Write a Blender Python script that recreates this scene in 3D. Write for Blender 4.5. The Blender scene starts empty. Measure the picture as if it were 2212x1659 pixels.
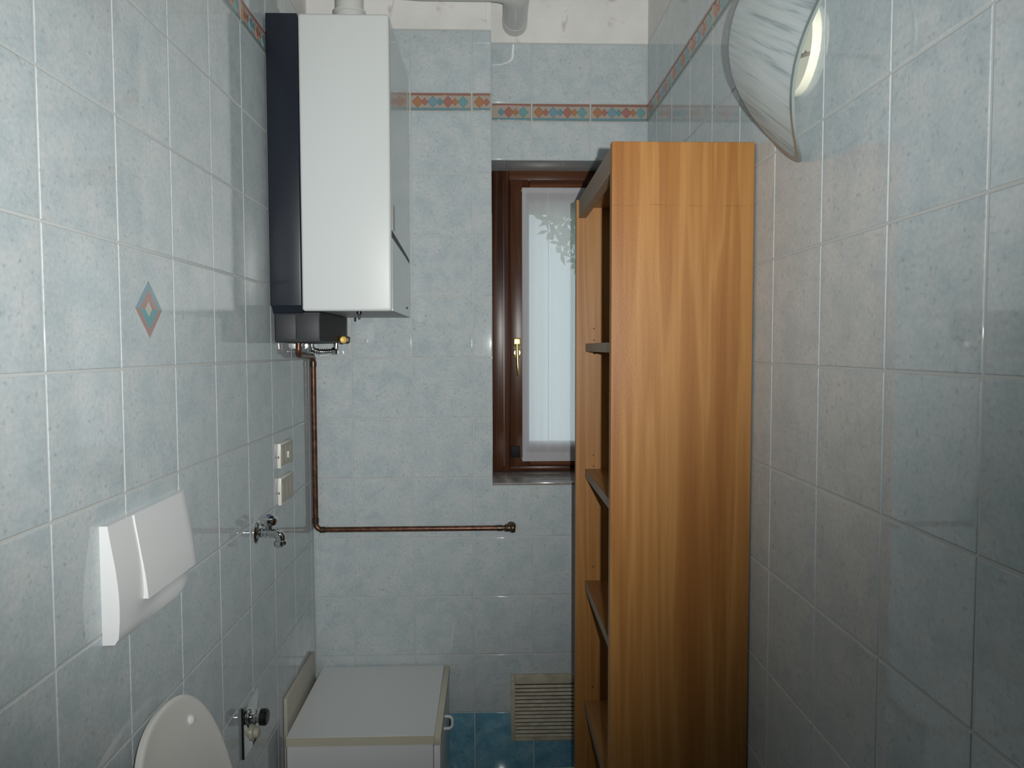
import bpy, bmesh, math, random
from mathutils import Vector, Matrix

random.seed(7)
SC = bpy.context.scene
COL = SC.collection

# ------------------------------------------------------------------ camera
CZ = 1.432
F_PX = 1582.75
YAW, PITCH, ROLL = 0.0296, -0.0491, -0.0022
fwd = Vector((math.sin(YAW) * math.cos(PITCH), math.cos(YAW) * math.cos(PITCH), math.sin(PITCH)))
rgt = Vector((math.cos(YAW), -math.sin(YAW), 0))
upv = rgt.cross(fwd)
r2 = math.cos(ROLL) * rgt + math.sin(ROLL) * upv
u2 = -math.sin(ROLL) * rgt + math.cos(ROLL) * upv
cam_d = bpy.data.cameras.new('camera')
cam_d.sensor_fit = 'HORIZONTAL'
cam_d.sensor_width = 36.0
cam_d.lens = F_PX / 2212.0 * 36.0
cam_d.clip_start = 0.02
cam = bpy.data.objects.new('camera', cam_d)
COL.objects.link(cam)
M = Matrix.Identity(4)
for i, c in enumerate((r2, u2, -fwd)):
    for j in range(3):
        M[j][i] = c[j]
M[2][3] = CZ
cam.matrix_world = M
SC.camera = cam

# ------------------------------------------------------------------ sky, flash, exposure
world = bpy.data.worlds.new('overcast_sky')
SC.world = world
world.use_nodes = True
wn = world.node_tree.nodes
wn['Background'].inputs['Color'].default_value = (0.80, 0.92, 1.0, 1)
wn['Background'].inputs['Strength'].default_value = 1.68

fl = bpy.data.lights.new('camera_flash', 'SPOT')      # the camera's own flash, beside the lens
fl.energy = 129
fl.color = (1.0, 0.995, 0.975)
fl.spot_size = math.radians(103)
fl.spot_blend = 1.0
fl.shadow_soft_size = 0.008
flo = bpy.data.objects.new('camera_flash', fl)
COL.objects.link(flo)
flo.location = (0.064, -0.01, CZ + 0.03)
FLASH_DIR = Vector((-0.062, 1.0, 0.105))
flo.rotation_euler = FLASH_DIR.to_track_quat('-Z', 'Y').to_euler()

# falloff mask added to the flash beam: dims it towards its lower right
fl.use_nodes = True
ft = fl.node_tree
fe = ft.nodes['Emission']
tcn = ft.nodes.new('ShaderNodeTexCoord')
sep = ft.nodes.new('ShaderNodeSeparateXYZ')
ft.links.new(tcn.outputs['Normal'], sep.inputs[0])


def fmath(op, a, b):
    n = ft.nodes.new('ShaderNodeMath')
    n.operation = op
    for i, v in enumerate((a, b)):
        if isinstance(v, (int, float)):
            n.inputs[i].default_value = v
        else:
            ft.links.new(v, n.inputs[i])
    return n.outputs[0]


zabs = fmath('MAXIMUM', fmath('ABSOLUTE', sep.outputs[2], 0), 0.05)
slope = fmath('DIVIDE', fmath('SUBTRACT', fmath('MULTIPLY', sep.outputs[0], 0.8), fmath('MULTIPLY', sep.outputs[1], 0.6)), zabs)
mr = ft.nodes.new('ShaderNodeMapRange')
mr.interpolation_type = 'SMOOTHSTEP'
ft.links.new(slope, mr.inputs['Value'])
mr.inputs['From Min'].default_value = -0.05
mr.inputs['From Max'].default_value = 0.90
mr.inputs['To Min'].default_value = 1.0
mr.inputs['To Max'].default_value = 0.04
ft.links.new(mr.outputs['Result'], fe.inputs['Strength'])

vs = SC.view_settings
vs.view_transform = 'Standard'
vs.look = 'None'
vs.exposure = 0.0
vs.gamma = 1.0
vs.use_curve_mapping = False
SC.cycles.max_bounces = 8
SC.cycles.diffuse_bounces = 4
SC.cycles.glossy_bounces = 4
SC.cycles.transmission_bounces = 8
SC.cycles.transparent_max_bounces = 12
SC.cycles.caustics_reflective = True
SC.cycles.caustics_refractive = False
SC.cycles.sample_clamp_indirect = 12.0


# ------------------------------------------------------------------ materials
def mat(name, col, rough=0.5, metal=0.0, spec=0.5, coat=0.0):
    m = bpy.data.materials.new(name)
    m.use_nodes = True
    b = m.node_tree.nodes['Principled BSDF']
    b.inputs['Base Color'].default_value = (*col, 1)
    b.inputs['Roughness'].default_value = rough
    b.inputs['Metallic'].default_value = metal
    b.inputs['Specular IOR Level'].default_value = spec
    b.inputs['Coat Weight'].default_value = coat
    return m


def nodes(m):
    nt = m.node_tree
    return nt, nt.nodes['Principled BSDF']


def noise(nt, vec, scale, detail=4, rough=0.55, dist=0.0):
    n = nt.nodes.new('ShaderNodeTexNoise')
    n.inputs['Scale'].default_value = scale
    n.inputs['Detail'].default_value = detail
    n.inputs['Roughness'].default_value = rough
    n.inputs['Distortion'].default_value = dist
    nt.links.new(vec, n.inputs['Vector'])
    return n.outputs['Fac']


def ramp(nt, fac, stops):
    n = nt.nodes.new('ShaderNodeValToRGB')
    el = n.color_ramp.elements
    el[0].position, el[0].color = stops[0][0], (*stops[0][1], 1)
    el[1].position, el[1].color = stops[-1][0], (*stops[-1][1], 1)
    for p, c in stops[1:-1]:
        e = el.new(p)
        e.color = (*c, 1)
    nt.links.new(fac, n.inputs['Fac'])
    return n.outputs['Color']


def mixc(nt, a, b, fac, mode='MIX'):
    n = nt.nodes.new('ShaderNodeMix')
    n.data_type = 'RGBA'
    n.blend_type = mode
    for s, v in ((n.inputs[0], fac), (n.inputs[6], a), (n.inputs[7], b)):
        if hasattr(v, 'is_linked'):
            nt.links.new(v, s)
        elif isinstance(v, (int, float)):
            s.default_value = v
        else:
            s.default_value = (*v, 1)
    return n.outputs[2]


def objvec(nt, scale=(1, 1, 1), rand=True):
    tc = nt.nodes.new('ShaderNodeTexCoord')
    mp = nt.nodes.new('ShaderNodeMapping')
    mp.inputs['Scale'].default_value = scale
    if rand:
        oi = nt.nodes.new('ShaderNodeObjectInfo')
        mu = nt.nodes.new('ShaderNodeMath')
        mu.operation = 'MULTIPLY'
        mu.inputs[1].default_value = 60.0
        nt.links.new(oi.outputs['Random'], mu.inputs[0])
        ad = nt.nodes.new('ShaderNodeVectorMath')
        ad.operation = 'ADD'
        nt.links.new(tc.outputs['Object'], ad.inputs[0])
        nt.links.new(mu.outputs[0], ad.inputs[1])
        nt.links.new(ad.outputs[0], mp.inputs['Vector'])
    else:
        nt.links.new(tc.outputs['Object'], mp.inputs['Vector'])
    return mp.outputs['Vector']


def bump(nt, b, h, strength, dist=0.001):
    n = nt.nodes.new('ShaderNodeBump')
    n.inputs['Strength'].default_value = strength
    n.inputs['Distance'].default_value = dist
    nt.links.new(h, n.inputs['Height'])
    nt.links.new(n.outputs['Normal'], b.inputs['Normal'])


def tile_material(name, c0, c1, c2, speck):
    m = mat(name, c1, 0.04)
    nt, b = nodes(m)
    v = objvec(nt)
    big = noise(nt, v, 17, 5, 0.6, 0.3)
    col = ramp(nt, big, [(0.32, c0), (0.5, c1), (0.68, c2)])
    sp = noise(nt, v, 105, 2, 0.5)
    spm = ramp(nt, sp, [(0.60, (0, 0, 0)), (0.76, (1, 1, 1))])
    col = mixc(nt, col, speck, spm)
    fine = noise(nt, v, 150, 2, 0.5)
    col = mixc(nt, col, ramp(nt, fine, [(0.3, (0.86, 0.86, 0.86)), (0.7, (1.06, 1.06, 1.06))]), 0.6, 'MULTIPLY')
    nt.links.new(col, b.inputs['Base Color'])
    wob = noise(nt, v, 9, 1, 0.5)
    bump(nt, b, wob, 0.04, 0.004)
    return m


M_TILE = tile_material('grey_blue_glazed_tile', (0.435, 0.505, 0.525), (0.490, 0.550, 0.566), (0.540, 0.580, 0.585), (0.37, 0.43, 0.45))
M_BLUE = tile_material('petrol_blue_glazed_tile', (0.12, 0.31, 0.43), (0.17, 0.39, 0.51), (0.27, 0.48, 0.58), (0.09, 0.22, 0.31))
M_FLOORT = tile_material('grey_floor_tile', (0.25, 0.30, 0.32), (0.30, 0.35, 0.36), (0.36, 0.40, 0.40), (0.2, 0.24, 0.25))
M_GROUT = mat('pale_grout', (0.50, 0.53, 0.52), 0.8)
M_BORDER = mat('border_cream_glaze', (0.38, 0.34, 0.295), 0.10)
M_BRED = mat('border_russet_glaze', (0.29, 0.145, 0.115), 0.08)
M_BTEAL = mat('border_teal_glaze', (0.14, 0.27, 0.30), 0.08)
M_ORANGE = mat('ochre_glaze', (0.38, 0.19, 0.105), 0.08)
M_PINK = mat('salmon_glaze', (0.35, 0.165, 0.135), 0.08)
M_SKYBL = mat('soft_blue_glaze', (0.17, 0.295, 0.345), 0.08)
M_GREEN = mat('sea_green_glaze', (0.16, 0.315, 0.315), 0.08)
for mm in (M_BORDER, M_BRED, M_BTEAL, M_ORANGE, M_PINK, M_SKYBL, M_GREEN):
    nt, b = nodes(mm)
    h = noise(nt, objvec(nt), 160, 3)
    bump(nt, b, h, 0.35, 0.002)

M_PLASTER = mat('white_plaster', (0.66, 0.65, 0.62), 0.85)
nt, b = nodes(M_PLASTER)
v = objvec(nt, rand=False)
col = ramp(nt, noise(nt, v, 5, 4), [(0.35, (0.68, 0.675, 0.645)), (0.65, (0.78, 0.775, 0.75))])
stain = ramp(nt, noise(nt, v, 11, 5, 0.65, 0.6), [(0.60, (0, 0, 0)), (0.74, (1, 1, 1))])
col = mixc(nt, col, (0.42, 0.36, 0.28), stain)
nt.links.new(col, b.inputs['Base Color'])
bump(nt, b, noise(nt, v, 40, 4), 0.25, 0.003)

M_WHITE = mat('white_enamel', (0.595, 0.63, 0.622), 0.36, 0.0, 0.3)
M_NAVY = mat('dark_navy_lacquer', (0.011, 0.015, 0.024), 0.32)
M_DGREY = mat('dark_grey_plastic', (0.028, 0.031, 0.034), 0.55)
M_BLACK = mat('black_plastic', (0.006, 0.006, 0.006), 0.35)
M_SIDEMET = mat('pale_grey_metal_sheet', (0.66, 0.68, 0.68), 0.30, 0.75, 0.5, 0.5)
M_SIDEMET.node_tree.nodes['Principled BSDF'].inputs['Coat Roughness'].default_value = 0.03
M_MATTE = mat('matt_black_plastic', (0.008, 0.009, 0.009), 0.6, 0.0, 0.2)
M_UNDER = mat('grey_sheet_underside', (0.38, 0.39, 0.39), 0.5)
M_YELLOW = mat('yellow_plastic', (0.75, 0.44, 0.03), 0.35)
M_CHROME = mat('chrome', (0.78, 0.80, 0.80), 0.06, 1.0)
M_BRAID = mat('steel_hose', (0.80, 0.80, 0.78), 0.16, 1.0)
M_BRASS = mat('polished_brass', (0.90, 0.70, 0.28), 0.30, 1.0)
M_COPPER = mat('aged_copper', (0.28, 0.13, 0.075), 0.34, 0.6)
nt, b = nodes(M_COPPER)
nt.links.new(ramp(nt, noise(nt, objvec(nt, rand=False), 60, 5), [(0.35, (0.075, 0.036, 0.024)), (0.65, (0.19, 0.09, 0.055))]), b.inputs['Base Color'])
M_SOLDER = mat('tarnished_brass_fitting', (0.10, 0.07, 0.05), 0.35, 0.8)
M_FLUE = mat('white_painted_flue', (0.60, 0.61, 0.58), 0.28)
M_WC = mat('white_plastic', (0.70, 0.72, 0.72), 0.25)
M_LID = mat('grey_white_lid_plastic', (0.68, 0.675, 0.64), 0.30)
M_CERAM = mat('white_ceramic', (0.78, 0.78, 0.76), 0.08)
M_IVORY = mat('ivory_plastic', (0.40, 0.38, 0.30), 0.35)
M_IVORYL = mat('white_switch_plastic', (0.72, 0.72, 0.66), 0.3)
M_HOLE = mat('dark_recess', (0.01, 0.01, 0.01), 0.6)
M_GRILLE = mat('yellowed_grille_plastic', (0.50, 0.46, 0.33), 0.45)
nt, b = nodes(M_GRILLE)
nt.links.new(ramp(nt, noise(nt, objvec(nt), 22, 4), [(0.35, (0.36, 0.33, 0.24)), (0.65, (0.53, 0.50, 0.38))]), b.inputs['Base Color'])
M_LAM = mat('white_laminate', (0.73, 0.75, 0.75), 0.28)
M_CREAM = mat('cream_edge_band', (0.58, 0.55, 0.44), 0.40)
M_BOARD = mat('cream_board', (0.47, 0.45, 0.38), 0.5)
M_MARBLE = mat('grey_marble', (0.30, 0.29, 0.27), 0.12)
nt, b = nodes(M_MARBLE)
nt.links.new(ramp(nt, noise(nt, objvec(nt, rand=False), 25, 6, 0.7), [(0.3, (0.19, 0.185, 0.175)), (0.7, (0.38, 0.37, 0.345))]), b.inputs['Base Color'])


def wood(name, dark, mid, light, rough, axis='z', bands=9.0, peel=0.0):
    m = mat(name, mid, rough, 0.0, 0.32)
    nt, b = nodes(m)
    s = {'z': (1, 1, 0.035), 'y': (1, 0.035, 1), 'x': (0.035, 1, 1)}[axis]
    v = objvec(nt, s)
    big = noise(nt, v, bands, 3, 0.5, 0.35)
    col = ramp(nt, big, [(0.34, dark), (0.44, mid), (0.47, light), (0.56, mid), (0.60, light), (0.70, mid)])
    fine = noise(nt, v, 130, 3, 0.6)
    col = mixc(nt, col, ramp(nt, fine, [(0.3, (0.86, 0.84, 0.80)), (0.7, (1.06, 1.06, 1.06))]), 0.8, 'MULTIPLY')
    nt.links.new(col, b.inputs['Base Color'])
    if peel:
        bump(nt, b, noise(nt, objvec(nt), 420, 2), peel, 0.001)
    return m


M_BEECH = wood('cherry_laminate', (0.250, 0.099, 0.023), (0.308, 0.137, 0.036), (0.368, 0.18, 0.054), 0.42, 'z', 13, 0.30)
M_BEECHS = wood('cherry_laminate_scratched', (0.242, 0.095, 0.021), (0.298, 0.131, 0.033), (0.355, 0.173, 0.050), 0.42, 'z', 13, 0.30)
nt, b = nodes(M_BEECHS)
tc_ = nt.nodes.new('ShaderNodeTexCoord')
sx_ = nt.nodes.new('ShaderNodeSeparateXYZ')
nt.links.new(tc_.outputs['Object'], sx_.inputs[0])


def nm(op, a, b_):
    n_ = nt.nodes.new('ShaderNodeMath')
    n_.operation = op
    for i_, v_ in enumerate((a, b_)):
        if isinstance(v_, (int, float)):
            n_.inputs[i_].default_value = v_
        else:
            nt.links.new(v_, n_.inputs[i_])
    return n_.outputs[0]


wv = noise(nt, objvec(nt, (1, 1, 0.2), rand=False), 22, 3)
dist_ = nm('ABSOLUTE', nm('SUBTRACT', sx_.outputs[2], nm('ADD', 0.789, nm('MULTIPLY', wv, 0.014))), 0)
ln_ = nm('LESS_THAN', dist_, 0.0007)
ln_ = nm('MULTIPLY', ln_, nm('MAXIMUM', nm('MULTIPLY', nm('SUBTRACT', noise(nt, objvec(nt, rand=False), 26, 3), 0.38), 2.2), 0.0))
old = b.inputs['Base Color'].links[0].from_socket
nt.links.new(mixc(nt, old, (0.09, 0.04, 0.015), ln_), b.inputs['Base Color'])
M_SHELF = wood('cherry_laminate_along_depth', (0.24, 0.10, 0.030), (0.30, 0.135, 0.043), (0.36, 0.18, 0.065), 0.36, 'y', 13, 0.2)
M_SHEDGE = mat('grey_brown_edge_band', (0.22, 0.155, 0.105), 0.45)
M_OAKD = wood('dark_walnut_varnish', (0.030, 0.010, 0.005), (0.058, 0.020, 0.009), (0.088, 0.033, 0.014), 0.30, 'z', 20, 0.1)
M_OAKDX = wood('dark_walnut_varnish_rail', (0.045, 0.016, 0.007), (0.085, 0.031, 0.013), (0.13, 0.05, 0.02), 0.30, 'x', 20, 0.1)

M_GLASS = bpy.data.materials.new('window_glass')
M_GLASS.use_nodes = True
nt = M_GLASS.node_tree
nt.nodes.clear()
o = nt.nodes.new('ShaderNodeOutputMaterial')
tr = nt.nodes.new('ShaderNodeBsdfTransparent')
tr.inputs[0].default_value = (0.93, 0.96, 0.95, 1)
gl = nt.nodes.new('ShaderNodeBsdfGlossy')
gl.inputs['Roughness'].default_value = 0.02
mx = nt.nodes.new('ShaderNodeMixShader')
mx.inputs[0].default_value = 0.06
nt.links.new(tr.outputs[0], mx.inputs[1])
nt.links.new(gl.outputs[0], mx.inputs[2])
nt.links.new(mx.outputs[0], o.inputs[0])

M_VOILE = bpy.data.materials.new('white_voile')
M_VOILE.use_nodes = True
nt = M_VOILE.node_tree
nt.nodes.clear()
o = nt.nodes.new('ShaderNodeOutputMaterial')
tr = nt.nodes.new('ShaderNodeBsdfTransparent')
tr.inputs[0].default_value = (1, 1, 1, 1)
df = nt.nodes.new('ShaderNodeBsdfDiffuse')
df.inputs[0].default_value = (0.72, 0.72, 0.76, 1)
tl = nt.nodes.new('ShaderNodeBsdfTranslucent')
tl.inputs[0].default_value = (0.80, 0.82, 0.84, 1)
m1 = nt.nodes.new('ShaderNodeMixShader')
m1.inputs[0].default_value = 0.40
nt.links.new(df.outputs[0], m1.inputs[1])
nt.links.new(tl.outputs[0], m1.inputs[2])
m2 = nt.nodes.new('ShaderNodeMixShader')
m2.inputs[0].default_value = 0.84
nt.links.new(tr.outputs[0], m2.inputs[1])
nt.links.new(m1.outputs[0], m2.inputs[2])
nt.links.new(m2.outputs[0], o.inputs[0])

# pleated lamp glass: local x runs along the pleats; satin glass lets light through to the plate
M_LAMPG = bpy.data.materials.new('pleated_satin_glass')
M_LAMPG.use_nodes = True
nt = M_LAMPG.node_tree
nt.nodes.clear()
o = nt.nodes.new('ShaderNodeOutputMaterial')
v = objvec(nt, (1.3, 46, 1), rand=False)
st = noise(nt, v, 3.0, 3, 0.6, 0.12)
col = ramp(nt, st, [(0.34, (0.56, 0.63, 0.645)), (0.42, (0.76, 0.82, 0.83)), (0.52, (0.83, 0.88, 0.885)), (0.66, (0.87, 0.91, 0.91))])
df = nt.nodes.new('ShaderNodeBsdfDiffuse')
tl = nt.nodes.new('ShaderNodeBsdfTranslucent')
gl = nt.nodes.new('ShaderNodeBsdfGlossy')
gl.inputs['Roughness'].default_value = 0.32
nt.links.new(col, df.inputs[0])
nt.links.new(col, tl.inputs[0])
m1 = nt.nodes.new('ShaderNodeMixShader')
m1.inputs[0].default_value = 0.50
nt.links.new(df.outputs[0], m1.inputs[1])
nt.links.new(tl.outputs[0], m1.inputs[2])
m2 = nt.nodes.new('ShaderNodeMixShader')
m2.inputs[0].default_value = 0.04
nt.links.new(m1.outputs[0], m2.inputs[1])
nt.links.new(gl.outputs[0], m2.inputs[2])
nt.links.new(m2.outputs[0], o.inputs[0])
M_LAMPE = mat('ground_glass_edge', (0.20, 0.24, 0.23), 0.25)
M_LAMPB = mat('cream_enamel', (0.86, 0.85, 0.70), 0.16)
M_BULB = mat('opal_glass', (0.8, 0.8, 0.78), 0.2)
M_BLUEDOT = mat('blue_enamel', (0.03, 0.05, 0.22), 0.3)
M_LEAF = mat('green_leaves', (0.22, 0.33, 0.07), 0.6)
M_BARK = mat('bark', (0.10, 0.07, 0.045), 0.9)
M_LAWN = mat('grass', (0.12, 0.19, 0.05), 0.9)
M_DOOR = wood('brown_door_veneer', (0.09, 0.04, 0.018), (0.13, 0.06, 0.027), (0.17, 0.08, 0.035), 0.4, 'z', 14)

# ------------------------------------------------------------------ builders
W = {}


def link(name, bm, m, parent=None, smooth=False, origin=None):
    """bm in world coordinates -> one mesh object, origin at its centre (or origin), parented."""
    bmesh.ops.recalc_face_normals(bm, faces=bm.faces)
    me = bpy.data.meshes.new(name)
    lo = Vector((min(v.co[i] for v in bm.verts) for i in range(3)))
    hi = Vector((max(v.co[i] for v in bm.verts) for i in range(3)))
    c = Vector(origin) if origin else (lo + hi) / 2
    for v in bm.verts:
        v.co -= c
    if smooth:
        for f in bm.faces:
            f.smooth = True
    bm.to_mesh(me)
    bm.free()
    me.materials.append(m)
    o = bpy.data.objects.new(name, me)
    COL.objects.link(o)
    W[o.name] = c
    if parent:
        o.parent = parent
        o.location = c - W[parent.name]
    else:
        o.location = c
    if smooth:
        try:
            me.set_sharp_from_angle(angle=math.radians(38))
        except Exception:
            pass
    return o


def empty(name, loc, label=None, cat=None, group=None, kind=None):
    o = bpy.data.objects.new(name, None)
    o.empty_display_size = 0.05
    COL.objects.link(o)
    o.location = loc
    W[o.name] = Vector(loc)
    tag(o, label, cat, group, kind)
    return o


def tag(o, label=None, cat=None, group=None, kind=None):
    if label:
        o['label'] = label
    if cat:
        o['category'] = cat
    if group:
        o['group'] = group
    if kind:
        o['kind'] = kind
    return o


def add_box(bm, x0, x1, y0, y1, z0, z1, bev=0.0, seg=2):
    r = bmesh.ops.create_cube(bm, size=1.0)
    vs_ = r['verts']
    for v in vs_:
        v.co = Vector(((x0 + x1) / 2 + v.co.x * (x1 - x0), (y0 + y1) / 2 + v.co.y * (y1 - y0), (z0 + z1) / 2 + v.co.z * (z1 - z0)))
    if bev:
        es = list({e for v in vs_ for e in v.link_edges})
        bmesh.ops.bevel(bm, geom=es, offset=bev, segments=seg, profile=0.5, affect='EDGES')


def box(name, x0, x1, y0, y1, z0, z1, m, parent=None, bev=0.0, seg=2):
    bm = bmesh.new()
    add_box(bm, x0, x1, y0, y1, z0, z1, bev, seg)
    return link(name, bm, m, parent, smooth=bev > 0)


def rounded_path(pts, rad, n=8):
    pts = [Vector(p) for p in pts]
    out = [pts[0]]
    for i in range(1, len(pts) - 1):
        a, p, c = pts[i - 1], pts[i], pts[i + 1]
        d1, d2 = (a - p).normalized(), (c - p).normalized()
        ang = d1.angle(d2)
        t = min(rad / math.tan(ang / 2), (a - p).length * 0.49, (c - p).length * 0.49)
        rr = t * math.tan(ang / 2)
        s, e = p + d1 * t, p + d2 * t
        cen = p + (d1 + d2).normalized() * (rr / math.sin(ang / 2))
        for k in range(n + 1):
            w = k / n
            q = (s - cen).slerp(e - cen, w) if (s - cen).length > 1e-9 else s - cen
            out.append(cen + q.normalized() * rr)
    out.append(pts[-1])
    return out


def add_tube(bm, path, rad, seg=16, cap=True):
    path = [Vector(p) for p in path]
    rads = rad if isinstance(rad, (list, tuple)) else [rad] * len(path)
    prev = None
    n = None
    rings = []
    for i, p in enumerate(path):
        if i == 0:
            t = (path[1] - p).normalized()
        elif i == len(path) - 1:
            t = (p - path[i - 1]).normalized()
        else:
            t = ((path[i + 1] - p).normalized() + (p - path[i - 1]).normalized()).normalized()
        if n is None:
            n = t.orthogonal().normalized()
        else:
            n = (n - t * n.dot(t)).normalized()
        b = t.cross(n)
        ring = [bm.verts.new(p + (n * math.cos(2 * math.pi * k / seg) + b * math.sin(2 * math.pi * k / seg)) * rads[i]) for k in range(seg)]
        if prev:
            for k in range(seg):
                bm.faces.new((prev[k], prev[(k + 1) % seg], ring[(k + 1) % seg], ring[k]))
        rings.append(ring)
        prev = ring
    if cap:
        bm.faces.new(rings[0][::-1])
        bm.faces.new(rings[-1])


def tube(name, path, rad, m, parent=None, seg=16):
    bm = bmesh.new()
    add_tube(bm, path, rad, seg)
    return link(name, bm, m, parent, smooth=True)


def lathe(name, prof, origin, axis, m, parent=None, seg=24):
    """prof: list of (radius, distance along axis)."""
    ax = Vector(axis).normalized()
    n = ax.orthogonal().normalized()
    b = ax.cross(n)
    o = Vector(origin)
    bm = bmesh.new()
    prev = None
    first = None
    for r, h in prof:
        r = max(r, 1e-5)
        ring = [bm.verts.new(o + ax * h + (n * math.cos(2 * math.pi * k / seg) + b * math.sin(2 * math.pi * k / seg)) * r) for k in range(seg)]
        if prev:
            for k in range(seg):
                bm.faces.new((prev[k], prev[(k + 1) % seg], ring[(k + 1) % seg], ring[k]))
        else:
            first = ring
        prev = ring
    bm.faces.new(first[::-1])
    bm.faces.new(prev)
    return link(name, bm, m, parent, smooth=True)


def prism(name, poly, axis, a0, a1, m, parent=None, bev=0.0):
    """poly: 2-D outline; axis 'x': (y,z) extruded along x; 'y': (x,z); 'z': (x,y)."""
    bm = bmesh.new()

    def P(p, a):
        return {'x': (a, p[0], p[1]), 'y': (p[0], a, p[1]), 'z': (p[0], p[1], a)}[axis]
    A = [bm.verts.new(P(p, a0)) for p in poly]
    B = [bm.verts.new(P(p, a1)) for p in poly]
    n = len(poly)
    bm.faces.new(A[::-1])
    bm.faces.new(B)
    for i in range(n):
        bm.faces.new((A[i], A[(i + 1) % n], B[(i + 1) % n], B[i]))
    if bev:
        bmesh.ops.bevel(bm, geom=list(bm.edges), offset=bev, segments=2, profile=0.5, affect='EDGES')
    return link(name, bm, m, parent, smooth=bev > 0)


# ------------------------------------------------------------------ tiles
XL, XR, YB, YR = -0.587, 0.539, 2.426, 2.525      # finished faces: left, right, back, recessed back
XN = 0.0066                                        # left edge of the window recess
PROUD = 0.0009
T_CACHE = {}


def tile_mesh(w, h, m, t=PROUD, bev=0.0019):
    key = (round(w, 4), round(h, 4), m.name, t)
    if key in T_CACHE:
        return T_CACHE[key]
    me = bpy.data.meshes.new('tile')
    a, c = w / 2, h / 2
    verts, nor = [], []
    sg = ((-1, -1), (1, -1), (1, 1), (-1, 1))
    for sx, sy in sg:
        verts.append((sx * (a - bev), sy * (c - bev), t))
    for sx, sy in sg:
        verts.append((sx * a, sy * c, t - 0.0006))
    for sx, sy in sg:
        verts.append((sx * a, sy * c, 0))
    faces = [(0, 1, 2, 3)]
    for k in range(4):
        j = (k + 1) % 4
        faces.append((4 + k, 4 + j, j, k))
    for k in range(4):
        j = (k + 1) % 4
        faces.append((8 + k, 8 + j, 4 + j, 4 + k))
    me.from_pydata(verts, [], faces)
    side = ((0, -1), (1, 0), (0, 1), (-1, 0))
    ln = []
    for p in me.polygons:
        p.use_smooth = True
        i = p.index
        if i == 0:
            ln += [(0, 0, 1)] * 4
        elif i < 5:
            sx, sy = side[i - 1]
            q = Vector((sx * 0.9, sy * 0.9, 0.55)).normalized()
            ln += [tuple(q), tuple(q), (0, 0, 1), (0, 0, 1)]
        else:
            sx, sy = side[i - 5]
            ln += [(sx, sy, 0)] * 4
    me.normals_split_custom_set(ln)
    me.materials.append(m)
    T_CACHE[key] = me
    return me


GAP = 0.0040


def wall_frame(kind):
    # columns: u axis, v axis, normal
    return {'left': (Vector((0, 1, 0)), Vector((0, 0, 1)), Vector((1, 0, 0))),
            'right': (Vector((0, -1, 0)), Vector((0, 0, 1)), Vector((-1, 0, 0))),
            'back': (Vector((1, 0, 0)), Vector((0, 0, 1)), Vector((0, -1, 0))),
            'soffit': (Vector((1, 0, 0)), Vector((0, -1, 0)), Vector((0, 0, -1))),
            'floor': (Vector((1, 0, 0)), Vector((0, 1, 0)), Vector((0, 0, 1)))}[kind]


def rotmat(kind):
    u, v, n = wall_frame(kind)
    R = Matrix.Identity(3)
    for j in range(3):
        R[j][0], R[j][1], R[j][2] = u[j], v[j], n[j]
    return R


def place(name, me, pos, kind, parent):
    o = bpy.data.objects.new(name, me)
    COL.objects.link(o)
    o.parent = parent
    o.location = Vector(pos) - W[parent.name]
    o.rotation_euler = rotmat(kind).to_euler()
    W[o.name] = Vector(pos)
    return o


def lay_tiles(parent, kind, plane, ulines, vlines, mats, name='tile'):
    """ulines/vlines: sorted cut positions in world units along the wall and up."""
    u, v, n = wall_frame(kind)
    for i in range(len(ulines) - 1):
        for j in range(len(vlines) - 1):
            w = ulines[i + 1] - ulines[i] - GAP
            h = vlines[j + 1] - vlines[j] - GAP
            if w < 0.006 or h < 0.006:
                continue
            uc, vc = (ulines[i] + ulines[i + 1]) / 2, (vlines[j] + vlines[j + 1]) / 2
            m = mats(uc, vc)
            if m is None:
                continue
            if kind in ('left', 'right'):
                pos = Vector((plane, uc, vc))
            elif kind == 'back':
                pos = Vector((uc, plane, vc))
            elif kind == 'soffit':
                pos = Vector((uc, vc, plane))
            else:
                pos = Vector((uc, vc, plane))
            pos -= n * PROUD
            place(name, tile_mesh(w, h, m), pos, kind, parent)


def cuts(lo, hi, start, step=0.2):
    k0 = math.ceil((lo - start) / step - 1e-6)
    out = [lo]
    x = start + k0 * step
    while x < hi - 1e-6:
        if x > lo + 1e-6:
            out.append(x)
        x += step
    out.append(hi)
    return out


ZR = [0.0] + [0.2 * k for k in range(1, 12)]      # rows up to 2.2
ZTOP = 2.46


def tmat(uc, vc):
    return M_BLUE if vc < 0.2 else M_TILE


# border strip: 20 x 6 cm relief tiles with lozenges
def lozenge_mesh(rx, rz, m, t, pinch=0.0):
    key = ('loz', rx, rz, m.name, t)
    if key in T_CACHE:
        return T_CACHE[key]
    me = bpy.data.meshes.new('lozenge')
    P = [(rx, 0), (0, rz), (-rx, 0), (0, -rz)]
    verts = [(x, y, 0) for x, y in P] + [(x * 0.80, y * 0.80, t) for x, y in P]
    faces = [(4, 5, 6, 7)] + [(k, (k + 1) % 4, 4 + (k + 1) % 4, 4 + k) for k in range(4)]
    me.from_pydata(verts, [], faces)
    me.materials.append(m)
    T_CACHE[key] = me
    return me


BIG = [M_ORANGE, M_SKYBL, M_PINK, M_GREEN]
SML = [M_PINK, M_BTEAL, M_ORANGE, M_BTEAL]


def sub(name, me, off, parent):
    o = bpy.data.objects.new(name, me)
    COL.objects.link(o)
    o.parent = parent
    o.location = off
    return o


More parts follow.
